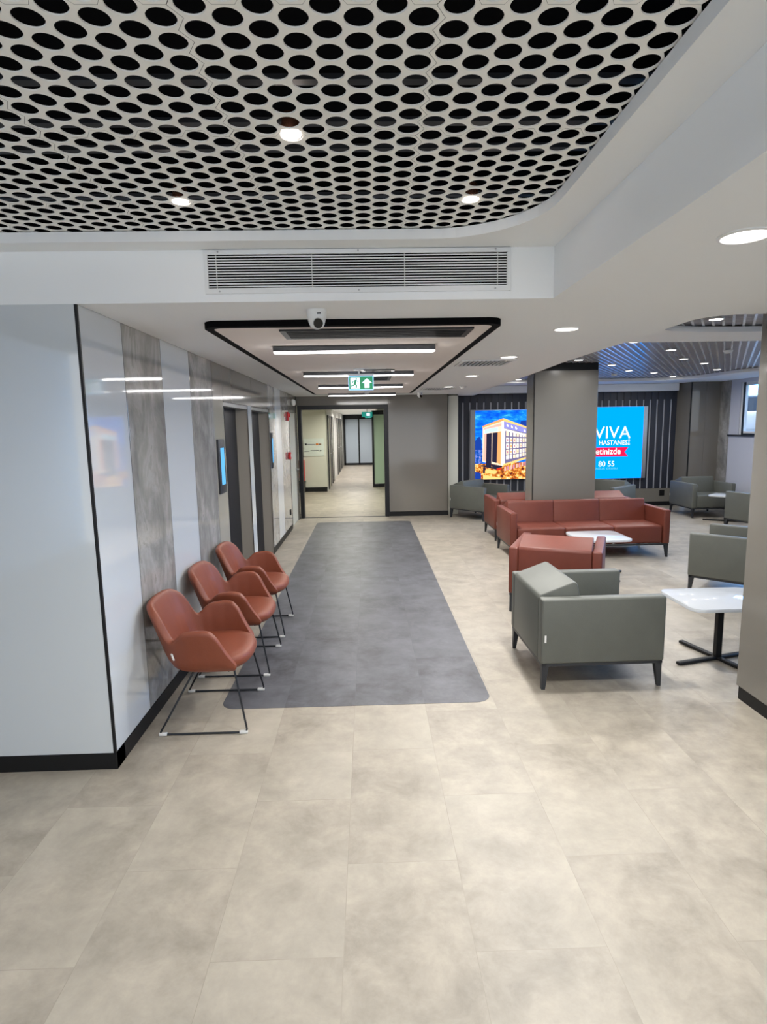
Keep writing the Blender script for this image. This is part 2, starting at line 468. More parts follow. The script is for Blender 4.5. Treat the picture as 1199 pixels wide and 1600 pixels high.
# side door at the end of the wall
e = struct(empty('door_3', (XW, 10.42, 0)))
b = MB(); b.box(-.10, -.02, .07, 1.02, .005, 2.06, 'green_paint'); b.build('door_leaf', e)
b = MB()
b.box(-.1, .004, 0, .07, 0, 2.12, 'grey_satin'); b.box(-.1, .004, 1.02, 1.08, 0, 2.12, 'grey_satin'); b.box(-.1, .004, 0, 1.08, 2.06, 2.12, 'grey_satin')
b.build('door_frame', e)
b = MB(); b.cyl((-.01, .93, 1.0), .024, .024, .02, 'metal', axis='x'); b.tube([(-.02, .93, 1.0), (.035, .93, 1.0), (.04, .9, 1.0), (.04, .8, 1.0)], .009, 'metal'); b.build('door_handle', e, smooth=50)

# call panels
for i, (y0, y1, z0, z1, lab) in enumerate(((5.40, 5.63, 1.19, 1.69, 'grey lift call panel with lit blue display before the first lift door'),
                                        (8.38, 8.50, 1.22, 1.72, 'grey lift call panel with lit blue display past the second lift door'))):
    t = tag(empty('lift_call_panel', (XW, (y0+y1)/2, z0)), lab, 'call panel', 'lift call panels')
    h = z1-z0; w = y1-y0
    b = MB(); b.box(.0005, .02, -w/2, w/2, 0, h, 'charcoal', r=.004); b.build('frame', t, smooth=40)
    b = MB(); b.box(.0195, .0215, -w*.26, w*.30, h*.16, h*.84, 'lcd'); b.build('display', t)
# alarm devices
t = tag(empty('fire_alarm_sounder', (XW, 10.25, 1.98)), 'red fire alarm sounder high on the marble wall panel', 'alarm')
b = MB(); b.box(.0005, .03, -.05, .05, -.075, .075, 'red', r=.01); b.build('wall_mount', t, smooth=40)
b = MB(); b.cyl((.04, 0, .02), .035, .03, .02, 'red', axis='x'); b.build('horn', t, smooth=40)
t = tag(empty('fire_call_point', (XW, 10.22, 1.31)), 'red manual fire call point below the sounder', 'alarm')
b = MB(); b.box(.0005, .045, -.055, .055, -.06, .06, 'red', r=.008); b.build('frame', t, smooth=40)
b = MB(); b.box(.0445, .047, -.03, .03, -.025, .03, 'white_plastic'); b.build('glass_plate', t)
t = tag(empty('emergency_light', (XW, 10.93, 2.24)), 'white oval emergency light above the grey side door', 'emergency light')
b = MB(); b.box(.0005, .06, -.12, .12, -.055, .055, 'white_plastic', r=.045, seg=5); b.build('wall_mount', t, smooth=60)
b = MB(); b.box(.055, .066, -.07, .07, -.03, .03, 'lcd', r=.004); b.mats[:] = ['white_plastic']; b.build('lens', t)
t = tag(empty('wall_socket', (XW, 10.2, .33)), 'black wall socket low on the marble panel near the side door', 'socket')
b = MB(); b.box(.0005, .012, -.04, .04, -.05, .05, 'black', r=.004); b.build('plate', t)

# ---------------------------------------------------------------- wall with corridor door
wb = struct(empty('wall_back'))
b = MB(); b.box(.41, 1.575, YD, YD+.12, .092, ZC, 'grey_gloss', r=.0015, seg=1); b.build('wall_panel', wb)
b = MB(); b.box(XW, .407, YD, YD+.12, 2.205, ZC, 'grey_gloss', r=.0015, seg=1); b.build('header_panel', wb)
b = MB(); b.box(1.575, 1.59, YD+.01, YS, 0, ZC, 'black'); b.box(.41, 1.575, YD+.02, YS+.1, 0, ZC, 'black'); b.build('wall_core', wb)
b = MB(); b.box(.41, 1.58, YD-.004, YD+.05, 0, .09, 'black'); struct(b.build('baseboard_back'))
e = struct(empty('door_4', (0, YD, 0)))
b = MB()
b.box(XW+.012, -1.285, -.03, .16, 0, 2.205, 'door_dark'); b.box(.325, .405, -.03, .16, 0, 2.205, 'door_dark')
b.box(-1.285, .325, -.03, .16, 2.125, 2.205, 'door_dark'); b.build('door_frame', e)
b = MB(); b.box(-1.285, .325, 0, .06, 0, .005, 'charcoal'); b.build('threshold', e)

# slatted feature wall behind the lounge
b = MB(); b.box(1.55, 6.7, YS, YS+.15, 0, 2.6, 'slatback'); b.build('slat_backing', wb)
b = MB(); b.box(1.59, 6.6, YS-.012, YS, 2.24, 2.6, 'navy'); b.build('slat_shadow_strip', wb)  # dark strip standing in for shadow in the upper slat gaps
b = MB(); b.box(1.59, 6.6, YS-.03, YS, .09, .372, 'grey_satin'); b.build('wainscot', wb)
b = MB()
x = 1.722
while x < 6.55:
    b.box(x, x+.110, YS-.022, YS, .374, 2.41, 'navy'); x += .1463
b.build('slat_panel', wb)
b = MB(); b.box(1.59, 6.6, YS-.036, YS, 0, .09, 'black'); struct(b.build('baseboard_slats'))
t = tag(empty('wall_socket', (6.27, YS-.03, .275)), 'black double socket on grey wainscot under the slatted wall', 'socket')
b = MB(); b.box(-.055, .055, -.014, -.0005, -.06, .06, 'black', r=.004); b.build('plate', t)
# pilaster and window wall on the right
wr = struct(empty('wall_right'))
b = MB(); b.box(6.594, 6.606, 11.993, 12.02, .09, 2.567, 'black'); b.build('pilaster_joint', wr)
b = MB(); b.prism([(6.47, YS+.1), (6.60, 12.0), (6.90, 12.0), (6.90, YS+.1)], .09, 2.567, 'grey_gloss'); b.build('pilaster_panel', wr)
b = MB(); b.box(6.903, XR+.05, 12.0, YS+.1, .09, 2.567, 'grey_gloss'); b.build('wall_panel', wr)
b = MB(); b.box(XR-.002, XR+.06, 11.66, 12.02, .09, 2.567, 'marble'); b.build('marble_panel', wr)
b = MB(); b.box(6.58, XR, 11.97, 12.01, 0, .09, 'black'); b.box(XR-.03, XR, -3.6, 12.0, 0, .09, 'black'); struct(b.build('baseboard_right'))
wins = [(9.35, 11.36), (6.6, 8.9), (3.9, 6.2), (1.2, 3.4), (-2.4, .6)]
b = MB()
ys = [12.5] + [v for a, c in wins for v in (c, a)] + [-3.6]
b.box(XR+.004, XR+.10, -3.6, 11.655, 0, 1.475, 'lilac')
b.box(XR+.004, XR+.10, -3.6, 12.5, 2.50, 2.9, 'lilac')
for c, a in zip(ys[0::2], ys[1::2]): b.box(XR+.004, XR+.10, a, c, 1.475, 2.50, 'lilac')
b.build('window_wall', wr)
for i, (y0, y1) in enumerate(wins):
    e = struct(empty('window_%d' % (i+1), (XR, y0, 1.475)))
    w = y1-y0
    b = MB(); b.box(-.03, .098, -.02, w+.02+(.28 if i == 0 else 0), 0, .03, 'charcoal'); b.build('window_sill', e)
    b = MB()
    x0, x1 = .022, .085
    for (a, c) in ((0, .07), (w-.11, w), (w/2-.05, w/2+.05)): b.box(x0, x1, a, c, .03, 1.02, 'white_plastic')
    for (a, c) in ((.03, .10), (.96, 1.03)): b.box(x0+.002, x1-.002, 0.001, w-.001, a-.0005, c+.0005, 'white_plastic')
    b.build('window_frame', e)
    b = MB(); b.box(x0-.02, x0, w-.125, w-.09, .03, 1.02, 'door_dark'); b.box(x0-.02, x0, .0, w-.09, .03, .055, 'door_dark'); b.build('window_gasket', e)
    b = MB(); b.box(.05, .056, .07, w-.11, .10, .96, 'window_glass'); b.build('window_pane', e)

# near column on the right and the free column behind the sofa
b = MB(); b.box(2.352, 3.25, 2.55, 3.548, .088, 2.66, 'grey_gloss', r=.002, seg=1); cr = struct(b.build('wall_column'))
b = MB(); b.box(2.362, 3.24, 2.56, 3.538, 0, .09, 'black'); b.build('plinth', cr)
cc = struct(empty('wall_pier', (0, 0, 0)))
b = MB(); b.box(2.396, 3.312, 8.50, 8.86, .09, 2.525, 'grey_satin', r=.002, seg=1); b.build('front_panel', cc)
b = MB(); b.box(2.385, 2.3955, 8.52, 8.86, .09, 2.45, 'grey_satin'); b.build('side_panel', cc)
b = MB(); b.box(2.40, 3.308, 8.505, 8.85, 2.525, 2.665, 'black'); b.box(2.40, 3.308, 8.505, 8.85, 0, .09, 'black'); b.box(2.389, 2.40, 8.497, 8.503, .09, 2.53, 'black'); b.build('black_trim', cc)

# outer shell
b = MB(); b.box(-4.75, -4.6, -3.6, 3.1, 0, 3.0, 'wall_paint'); struct(b.build('wall_side'))

# ---------------------------------------------------------------- corridor beyond the door
co = struct(empty('wall_corridor'))
b = MB()
b.box(-2.6, -1.155, 16.5, 17.0, .13, 2.4, 'green_paint')
b.box(-3.0, -1.155, 17.0, 28.0, 0, 2.4, 'wall_paint')
b.box(-3.0, -2.6, YD+.12, 16.6, 0, 2.4, 'green_paint')
b.build('corridor_wall', co)
b = MB(); b.box(-2.6, -1.16, 16.48, 16.5, 0, .13, 'black'); b.build('corridor_skirting', co)
b = MB()
b.box(.155, .60, 17.5, 17.53, .10, 2.13, 'frosted_green'); b.build('green_pane', co)
b = MB(); b.box(.13, .185, 17.46, 17.6, 0, 2.2, 'door_dark'); b.box(.13, 1.6, 17.47, 17.56, 0, .09, 'door_dark'); b.box(.13, 1.6, 17.46, 17.6, 2.13, 2.25, 'door_dark'); b.build('pane_frame', co)
b = MB(); b.box(.60, 1.8, 17.5, 17.6, 0, 2.4, 'green_paint'); b.box(.30, 1.6, 17.6, 28.0, 0, 2.4, 'wall_paint'); b.box(1.6, 1.8, YD+.12, 17.5, 0, 2.4, 'green_paint'); b.build('corridor_wall', co)
b = MB(); b.box(-3, 1.8, YD+.12, 28.2, 2.36, 2.42, 'ceil'); b.box(-3, 1.8, 28.0, 28.2, 0, 2.4, 'wall_paint'); b.build('corridor_ceiling', co)
for i, (y0, y1) in enumerate(((17.1, 18.2), (18.9, 19.7), (22.4, 23.2), (23.9, 24.8), (25.6, 26.5))):
    e = struct(empty('door_%d' % (i+6), (-1.155, y0, 0)))
    w = y1-y0
    b = MB(); b.box(.0005, .03, 0, .12, 0, 2.13, 'door_dark'); b.box(.0005, .03, w-.12, w, 0, 2.13, 'door_dark'); b.box(.0005, .03, .12, w-.12, 2.05, 2.13, 'door_dark'); b.build('door_frame', e)
    b = MB(); b.box(.001, .012, .12, w-.12, .004, 2.05, 'green_paint'); b.build('door_leaf', e)
    b = MB(); b.tube([(.01, w-.2, 1.0), (.05, w-.2, 1.0), (.05, w-.32, 1.0)], .01, 'metal'); b.build('door_handle', e)
e = struct(empty('door_5', (0, 27.9, 0)))
b = MB()
for a, c in ((-1.12, -1.03), (-.44, -.37), (.22, .30)): b.box(a, c, 0, .06, 0, 2.28, 'door_dark')
b.box(-1.12, .30, 0, .06, 0, .10, 'door_dark'); b.box(-1.12, .30, 0, .06, 2.14, 2.36, 'door_dark'); b.build('door_frame', e)
for a, c in ((-1.03, -.44), (-.37, .22)):
    b = MB(); b.box(a, c, .02, .035, .10, 2.14, 'frosted'); b.build('glass_leaf', e)
t = tag(empty('guide_board', (-1.49, 16.497, 1.24)), 'pale wayfinding board with small coloured marks on the olive corridor wall', 'sign')
b = MB(); b.box(-.29, .27, -.012, -.0005, -.24, .24, mat('board_grey_green', (204, 212, 204), .4)); b.build('board', t)
for k, (x, z, w, h, m_) in enumerate(((-.25, .06, .05, .05, 'charcoal'), (-.19, .07, .22, .025, 'metal'), (.05, .06, .07, .05, mat('sign_orange', (200, 120, 50), .5)), (.13, .07, .07, .03, mat('sign_brown', (110, 70, 40), .5)), (-.1, -.1, .22, .02, 'charcoal'), (.15, -.11, .05, .03, 'charcoal'), (-.27, -.12, .12, .02, 'metal'))):
    b = MB(); b.box(x, x+w, -.016, -.0121, z, z+h, m_); b.build('printed_mark', t)
t = tag(empty('fire_extinguisher', (-1.87, 16.40, .32)), 'red fire extinguisher standing by the olive corridor wall', 'fire extinguisher')
b = MB(); b.cyl((.03, 0, .28), .08, .08, .56, 'red'); b.sphere((.03, 0, .56), .08, 'red', sc=(1, 1, .6)); b.build('cylinder', t, smooth=50)
b = MB(); b.cyl((.03, 0, .64), .025, .02, .08, 'black'); b.box(0, .10, -.02, .02, .66, .69, 'black'); b.build('valve', t, smooth=40)
b = MB(); b.box(-.06, .12, -.04, .098, -.05, -.0, 'charcoal'); b.box(-.05, .11, -.08, .08, -.32, -.05, 'black'); b.build('stand', t)
for (x, y, z, lab) in ((-.0, 17.0, 2.06, 'small teal exit sign hanging nearer in the corridor beyond the door'), (.06, 26, 2.16, 'small teal exit sign hanging farther down the corridor')):
    t = tag(empty('exit_sign', (x, y, z)), lab, 'exit sign')
    b = MB(); b.box(-.15, .15, -.01, .01, -.0, .14, 'teal'); b.build('sign_plate', t)
    b = MB(); b.box(-.02, .08, -.014, -.0105, .03, .11, 'exit_white'); b.build('arrow', t)
    b = MB(); b.box(-.01, .01, -.01, .01, .14, 2.36-z, 'metal'); b.build('hanger', t)

# ---------------------------------------------------------------- lamps
def area_disk(loc, size, power, color=(1, .985, .965), spread=165):
    l = bpy.data.lights.new('lamp_glow', 'AREA'); l.shape = 'DISK'; l.size = size; l.energy = power; l.color = color
    l.spread = R(spread)
    o = bpy.data.objects.new('lamp_glow', l); COL.objects.link(o); o.location = loc
    return o
# linear LED fittings
ords = ('nearest, before the exit sign', 'second, just behind the exit sign', 'third along the corridor ceiling', 'farthest, at the corridor door')
for i, y in enumerate((4.265, 6.226, 8.08, 10.12)):
    t = tag(empty('linear_ceiling_lamp', (-.079, y, 2.3455)), 'black linear LED ceiling lamp, ' + ords[i], 'ceiling lamp', 'linear lamps in the framed ceiling panel')
    b = MB(); b.box(-.568, .568, -.03, .03, -.036, -.0005, 'charcoal', r=.004); b.build('housing', t)
    b = MB(); b.box(-.564, .564, -.026, .026, -.048, -.0362, 'led', r=.004); b.build('diffuser', t)
# round downlights in the smooth ceiling
names = ('nearest the camera beside the perforated tray', 'second from the perforated tray', 'beside the square air diffuser', 'just past the square air diffuser', 'farthest, near the corridor wall')
dlpos = [(1.255, 2.01), (1.29, 3.875), (1.285, 5.40), (1.30, 7.39), (1.285, 9.37)]
def downlight(x, y, z, lab, r=.085, group='round downlights in the smooth ceiling', power=7, up=.004):
    t = tag(empty('downlight', (x, y, z)), lab, 'downlight', group)
    b = MB()
    P = [(r, 0), (r, -.004), (r*.88, -.007), (r*.84, -.003)]
    n = 32; rings = [[b.bm.verts.new((pr_*math.cos(2*math.pi*k/n), pr_*math.sin(2*math.pi*k/n), zz)) for k in range(n)] for pr_, zz in P]
    for a, c in zip(rings, rings[1:]):
        for k in range(n): b.bm.faces.new((a[k], c[k], c[(k+1) % n], a[(k+1) % n]))
    b.mi('white_plastic'); b.build('trim_ring', t, smooth=40)
    b = MB(); b.disc((0, 0, -.0032), r*.85, 'lamp', flip=True); b.build('lens', t)
    return t
for (x, y), nm in zip(dlpos, names):
    downlight(x, y, ZC, 'round white downlight in the smooth ceiling, ' + nm)
    area_disk((x, y, ZC-.012), .13, 33, spread=170)
# small spots in the slatted ceiling
sp = [(2.83, 6.31), (3.61, 7.07), (4.31, 8.09), (4.96, 8.73), (5.79, 9.8), (3.61, 8.78), (4.3, 9.76), (4.95, 10.24), (5.74, 11.12), (2.92, 5.0), (2.85, 8.02), (2.88, 11.32)]
spn = ['at the tray edge by the white strip', 'nearest in the row by the white strip', 'second from the white strip, between two others', 'third toward the window', 'nearest the window', 'closest right of the free column', 'in the far row above the blue screen', 'in the far row, beside the corner', 'farthest, by the curved border', 'in the small tray before the white strip', 'just above the free column top', 'behind the free column']
for (x, y), nm in zip(sp, spn):
    t = tag(empty('slat_spot', (x, y, 2.618)), 'small spot lamp in the slatted ceiling, ' + nm, 'spot lamp', 'spot lamps in the slatted ceiling')
    b = MB(); b.cyl((0, 0, .0), .062, .062, .012, 'white_plastic'); b.build('trim_ring', t, smooth=40)
    b = MB(); b.disc((0, 0, -.0065), .052, 'lamp', flip=True); b.build('lens', t)
    area_disk((x, y, 2.60), .1, 5 if x < 2.9 and y > 7 else 10, spread=170)
# spots set in holes of the perforated panels
for (k, j, odd, nm) in ((-3, 6, 1, 'nearest, at the panel joint'), (-10, 13, 0, 'far, on the side of the white pillar'), (6, 13, 0, 'far, on the side of the rounded corner')):
    x = .0005+.0715*k; y = (1.461 if odd else 1.421)+.0815*j
    t = tag(empty('recessed_spot', (x, y, ZP)), 'recessed spot in the perforated ceiling, ' + nm, 'spot lamp', 'recessed spots in the perforated ceiling')
    b = MB(); b.cyl((0, 0, .03), .031, .026, .05, 'copper'); b.build('reflector', t, smooth=40)
    b = MB(); b.cyl((0, 0, .003), .0315, .0315, .006, 'spot'); b.disc((0, 0, -.002), .031, 'spot', flip=True); b.build('lens', t)
    area_disk((x, y, ZP-.012), .06, 3.2, spread=100)
# the hall's other lamps, behind the viewpoint
for (x, y) in ((-.6, .3), (.4, .3), (-2.0, .9), (-.6, -1.4), (.4, -1.4), (-2.4, -1.4)): area_disk((x, y, ZP-.03), .1, 5.5)
for (x, y) in ((1.27, .1), (1.27, -1.8)): area_disk((x, y, ZC-.02), .15, 9)
# corridor lamps
for (y, pw, c) in ((13.2, 46, (1, .985, .86)), (15.5, 32, (1, .985, .86)), (20, 44, (1, .95, .92)), (23, 42, (1, .95, .92)), (26, 44, (1, .95, .92))):
    area_disk((-.45 if y > 16 else -.5, y, 2.34), .25, pw, c)

# ---------------------------------------------------------------- ceiling fittings
t = tag(empty('exit_sign', (-.053, 5.9, 2.138)), 'green running man exit sign with white arrow hanging from the corridor ceiling', 'exit sign')
b = MB(); b.box(-.134, .134, -.006, .006, 0, .148, 'exit_edge', r=.002, seg=1); b.build('acrylic_plate', t)
b = MB(); b.box(-.126, .126, -.0075, -.0062, .008, .142, 'exit_green'); b.build('green_face', t)
b = MB(); b.box(-.112, -.012, -.0085, -.0076, .016, .128, 'exit_white')
ax = .062
b.prism([(ax-.055, .072), (ax, .122), (ax+.055, .072), (ax+.026, .072), (ax+.026, .022), (ax-.026, .022), (ax-.026, .072)], -.0085, -.0076, 'exit_white', axis='y')
b.build('white_symbols', t)
b = MB()
def limb(p0, p1, w):
    p0, p1 = Vector(p0), Vector(p1); dd = (p1-p0).normalized(); nn = Vector((-dd.y, dd.x))*w/2
    b.prism([tuple(p0-nn), tuple(p1-nn), tuple(p1+nn), tuple(p0+nn)], -.0095, -.0086, 'exit_green', axis='y')
b.disc((-.05, -.0092, .115), .009, 'exit_green', axis='y')
limb((-.056, .105), (-.066, .066), .020); limb((-.066, .068), (-.048, .048), .013); limb((-.048, .05), (-.052, .022), .011)
limb((-.068, .066), (-.082, .046), .013); limb((-.082, .047), (-.108, .044), .010)
limb((-.055, .102), (-.036, .088), .009); limb((-.036, .09), (-.024, .096), .008); limb((-.06, .102), (-.084, .09), .009); limb((-.084, .092), (-.09, .074), .008)
b.build('running_figure', t)
b = MB(); b.box(-.138, .138, -.02, .02, .148, .17, 'metal', r=.003); b.build('top_rail', t)
b = MB(); b.box(-.075, .03, -.03, .03, .205, .2255, 'metal'); b.box(-.03, -.01, -.008, .008, .168, .206, 'metal'); b.build('mount', t); t.scale = (.919, .919, .919)

def sloted(name, x0, x1, y0, y1, z, lab, blades, m_frame, m_blade, alongx=True, group=None):
    t = tag(empty(name, ((x0+x1)/2, (y0+y1)/2, z)), lab, 'air vent', group)
    hx, hy = (x1-x0)/2, (y1-y0)/2; w = .035
    b = MB()
    for q in ((-hx, hx, -hy, -hy+w), (-hx, hx, hy-w, hy), (-hx, -hx+w, -hy+w, hy-w), (hx-w, hx, -hy+w, hy-w)): b.box(*q, -.010, -.0004, m_frame)
    b.build('frame', t)
    b = MB(); b.box(-hx+w, hx-w, -hy+w, hy-w, -.002, -.0004, 'plenum'); b.build('backing', t)
    b = MB()
    for k in range(blades):
        f = (k+.5)/blades
        if alongx:
            yy = -hy+w+f*(2*hy-2*w); b.box(-hx+w, hx-w, yy-.004, yy+.004, -.012, -.0015, m_blade)
        else:
            xx = -hx+w+f*(2*hx-2*w); b.box(xx-.006, xx+.006, -hy+w, hy-w, -.012, -.002, m_blade)
    b.build('blades', t)
    return t
sloted('slot_diffuser', -.50, .635, 3.535, 3.87, 2.3455, 'long black slot air diffuser in the front of the framed ceiling panel', 8, 'black', 'black')
sloted('return_air_grille', -.045, .285, 6.02, 7.35, 2.3455, 'dark air grille behind the exit sign, half hidden by lamps', 26, 'black', 'black')
sloted('air_diffuser', .90, 1.42, 5.62, 6.14, ZC, 'square white air diffuser in the smooth ceiling between two downlights', 11, 'grille_white', 'grille_white', alongx=False)
sloted('air_diffuser', .90, 1.42, 9.55, 10.05, ZC, 'square white air diffuser close to the corridor wall, beside the farthest downlight', 11, 'grille_white', 'grille_white', alongx=False)
for (x, y, z, lab) in ((.0, 9.6, 2.3455, 'white round smoke detector between the last two linear lamps'), (1.50, 9.3, ZC, 'small smoke detector beside the farthest round downlight'), (4.33, 10.41, 2.62, 'smoke detector on the slatted ceiling near the blue screen'), (4.38, 7.21, 2.62, 'smoke detector on the slatted ceiling nearer the white strip')):
    t = tag(empty('smoke_detector', (x, y, z)), lab, 'smoke detector', 'smoke detectors')
    b = MB(); b.cyl((0, 0, -.008), .052, .055, .015, 'white_plastic'); b.build('base', t, smooth=40)
    b = MB(); b.cyl((0, 0, -.026), .032, .046, .022, 'white_plastic'); b.build('sensor_head', t, smooth=40)
for (x, y, rz, lab, s) in ((-.25, 3.16, R(-10), 'white dome security camera with black lens at the bulkhead edge', 1), (.95, 10.75, 0, 'white dome security camera far off by the corridor wall', 1)):
    t = tag(empty('security_camera', (x, y, ZC), rz), lab, 'security camera', 'dome security cameras')
    b = MB()
    n = 32; P = [(.050, -.0005), (.052, -.012), (.050, -.03), (.043, -.062), (.034, -.082), (.020, -.094), (.004, -.098)]
    rings = [[b.bm.verts.new((r_*math.cos(2*math.pi*k/n), r_*math.sin(2*math.pi*k/n), z_)) for k in range(n)] for r_, z_ in P]
    for a, c in zip(rings, rings[1:]):
        for k in range(n): b.bm.faces.new((a[k], c[k], c[(k+1) % n], a[(k+1) % n]))
    b.mi('white_plastic'); b.build('ceiling_mount', t, smooth=50)
    b = MB(); b.sphere((.012, -.018, -.066), .034, 'white_plastic', 20); b.build('eyeball', t, smooth=60)
    tf = Matrix.Translation((.018, -.043, -.073)) @ Matrix.Rotation(R(18), 4, 'Z') @ Matrix.Rotation(R(22), 4, 'X')
    b = MB(); b.cyl((0, 0, 0), .024, .024, .022, 'black_gloss', axis='y', tf=tf); b.build('lens', t, smooth=40)
    b = MB(); b.box(.014, .034, -.0485, -.046, -.03, -.022, 'charcoal'); b.build('brand_mark', t)
# long return-air grille on the bulkhead face
t = tag(empty('bulkhead_grille', (-.027, YB, 2.418)), 'long white louvred air grille on the bulkhead face above the corridor', 'air grille')
b = MB(); hx, h, w = .729, .196, .018
for q in ((-hx, hx, 0, .024), (-hx, hx, h-.020, h), (-hx, -hx+w, .024, h-.020), (hx-w, hx, .024, h-.020)): b.box(q[0], q[1], -.012, -.0004, q[2], q[3], 'grille_white')
b.build('frame', t)
b = MB(); b.box(-hx+w, hx-w, -.002, -.0004, .022, h-.018, 'plenum'); b.build('backing', t)
b = MB()
for k in range(12):
    z = .026+(h-.048)*(k+.5)/12
    b.box(-hx+w, hx-w, -.0062, -.0035, z-.0026, z+.0026, 'grille_white')
b.build('louvres', t)
for x in (-.67, -.22, .22, .665):
    b = MB(); b.box(x-.0015, x+.0015, -.0135, -.0121, .008, h-.004, 'grille_white'); b.build('tie_bar', t)
for x in (-.66, 0, .655):
    for z in (.010, h-.008):
        b = MB(); b.cyl((x, -.0135, z), .004, .004, .003, 'metal', seg=10, axis='y'); b.build('screw', t)

# ---------------------------------------------------------------- lounge seating
def make_seat(name, width, n, leather, label, cat):
    """local: faces -Y (front), x across; floor at z 0"""
    t = empty(name); t['label'] = label; t['category'] = cat
    D, AT = .84, .088
    hw = width/2
    y0, y1 = -D/2, D/2
    for s in (-1, 1):
        b = MB()
        xa, xb = (hw-AT, hw) if s > 0 else (-hw, -hw+AT)
        b.box(xa, xb, y0, y1, .182, .632, leather, r=.016, seg=3)
        b.build('armrest', t, smooth=50)
    iw = width-2*AT
    bw = iw/n
    for k in range(n):
        x0 = -iw/2+bw*k+.002; x1 = x0+bw-.004
        prof = [(y1-.006, .184), (y1, .20), (y1, .615), (y1-.012, .640), (y1-.10, .672), (y1-.235, .722), (y1-.262, .716), (y1-.272, .69), (y1-.318, .43), (y1-.318, .19)]
        b = MB(); b.prism([(p_[0], p_[1]) for p_ in prof], x0, x1, leather, axis='x', r=.009, seg=2)
        b.build('back_cushion', t, smooth=50)
        b = MB(); b.box(x0, x1, y0+.012, y1-.30, .184, .425, leather, r=.03, seg=4); 
        for v in b.bm.verts:
            if v.co.z > .40:
                fx = 1-abs((v.co.x-(x0+x1)/2)/((x1-x0)/2))**2.5; fy = 1-abs((v.co.y-(y0+y1-.3)/2)/((y1-.3-y0)/2))**2.5
                v.co.z += .018*max(0, fx)*max(0, fy)
        b.build('seat_cushion', t, smooth=50)
    b = MB()
    f = .03
    for q in ((-hw+.01, hw-.01, y0+.008, y0+.008+f), (-hw+.01, hw-.01, y1-.008-f, y1-.008), (-hw+.01, -hw+.01+f, y0+.008, y1-.008), (hw-.01-f, hw-.01, y0+.008, y1-.008)):
        b.box(*q, .164, .183, 'charcoal')
    b.build('base_frame', t)
    for sx in (-1, 1):
        for sy in (-1, 1):
            cx, cy = sx*(hw-.012), sy*(D/2-.010)
            b = MB()
            top, bot = .046, .024
            vs = []
            for z, w in ((0, bot), (.166, top)):
                vs.append([b.bm.verts.new((cx-sx*(w if i_ else 0), cy-sy*(w if j_ else 0), z)) for i_, j_ in ((0, 0), (1, 0), (1, 1), (0, 1))])
            i = b.mi('charcoal')
            b.bm.faces.new(vs[0]).material_index = i; b.bm.faces.new(vs[1]).material_index = i
            for k in range(4): b.bm.faces.new((vs[0][k], vs[0][(k+1) % 4], vs[1][(k+1) % 4], vs[1][k])).material_index = i
            bmesh.ops.recalc_face_normals(b.bm, faces=b.bm.faces[:])
            b.build('leg', t)
    b = MB()
    b.box(-hw-.0012, -hw+.001, y1-.032, y1-.020, .335, .385, 'white_plastic'); b.build('sewn_tag', t)
    return t

def place(t, x, y, f):
    """f: facing direction (dx,dy)"""
    t.location = (x, y, 0); t.rotation_euler = (0, 0, math.atan2(f[1], f[0])+math.pi/2)
def again(src, label, group=None):
    c = copy_tree(src); c['label'] = label
    if group: c['group'] = group
    return c
G1 = 'grey leather armchairs'
ga = make_seat('lounge_armchair', .80, 1, 'grey_leather', 'grey leather armchair nearest the camera, seen from its right side beside the small table', 'armchair')
ga['label'] = 'grey leather armchair seen from its side, at the edge of the dark floor strip'; ga['group'] = G1
place(ga, 1.545, 4.130, (1, .012))
for (x, y, f, lab) in ((3.90, 5.915, (-.707, .707), 'grey armchair half hidden by the big taupe column, behind the near table'),
                       (2.145, 11.30, (.65, -.76), 'grey armchair under the lit building picture, by the corridor wall'),
                       (4.40, 10.82, (-.76, -.65), 'grey armchair under the blue screen, behind the red sofas'),
                       (6.36, 11.03, (0, -1), 'grey armchair in the far corner facing the hall'),
                       (6.37, 9.19, (-.25, .97), 'grey armchair facing the far corner, cut off by the near taupe column')):
    c = again(ga, lab, G1); place(c, x, y, f)
ra = make_seat('lounge_armchair', .835, 1, 'leather', 'brown red leather armchair seen from behind, next to the nearest grey armchair', 'armchair')
place(ra, 1.694+.42*.407, 5.26+.42*.914, (.407, .914))
sf = make_seat('lounge_sofa', 2.12, 3, 'leather', 'three seat brown red leather sofa facing the hall, in front of the free column', 'sofa')
sf['group'] = 'brown red leather sofas'
place(sf, 2.905, 7.965, (0, -1))
s2 = again(sf, 'three seat brown red leather sofa turned away, behind the free column'); place(s2, 2.985, 9.315, (0, 1))

# ---------------------------------------------------------------- low tables
def make_table(w, dpt, label):
    t = empty('side_table'); tag(t, label, 'table', 'white pedestal tables')
    b = MB(); b.prism(rounded(-w/2, w/2, -dpt/2, dpt/2, .085, 8), .452, .478, 'tabletop', r=.003, seg=2); b.build('table_top', t, smooth=40)
    b = MB(); b.box(-.022, .022, -.022, .022, .02, .450, 'black', r=.003); b.box(-.11, .11, -.11, .11, .445, .452, 'black'); b.build('post', t)
    b = MB()
    for a in (15, 105):
        tf = Matrix.Rotation(R(a), 4, 'Z')
        b.box(-.36, .36, -.022, .022, .003, .026, 'black', r=.008, tf=tf)
    b.build('cross_foot', t, smooth=40)
    return t
t = make_table(.69, .54, 'white pedestal table between the near grey armchair and the taupe column'); t.location = (2.60, 4.17, 0)
t = make_table(.60, .60, 'white pedestal table in front of the red sofa reflecting blue light'); t.location = (2.668, 6.70, 0)
for ch in t.children:
    if ch.name.startswith('cross_foot'): ch.rotation_euler = (0, 0, R(5))
t = make_table(.50, .50, 'white pedestal table before the grey armchair in the far corner'); t.location = (6.36, 10.22, 0); t.rotation_euler = (0, 0, R(43))

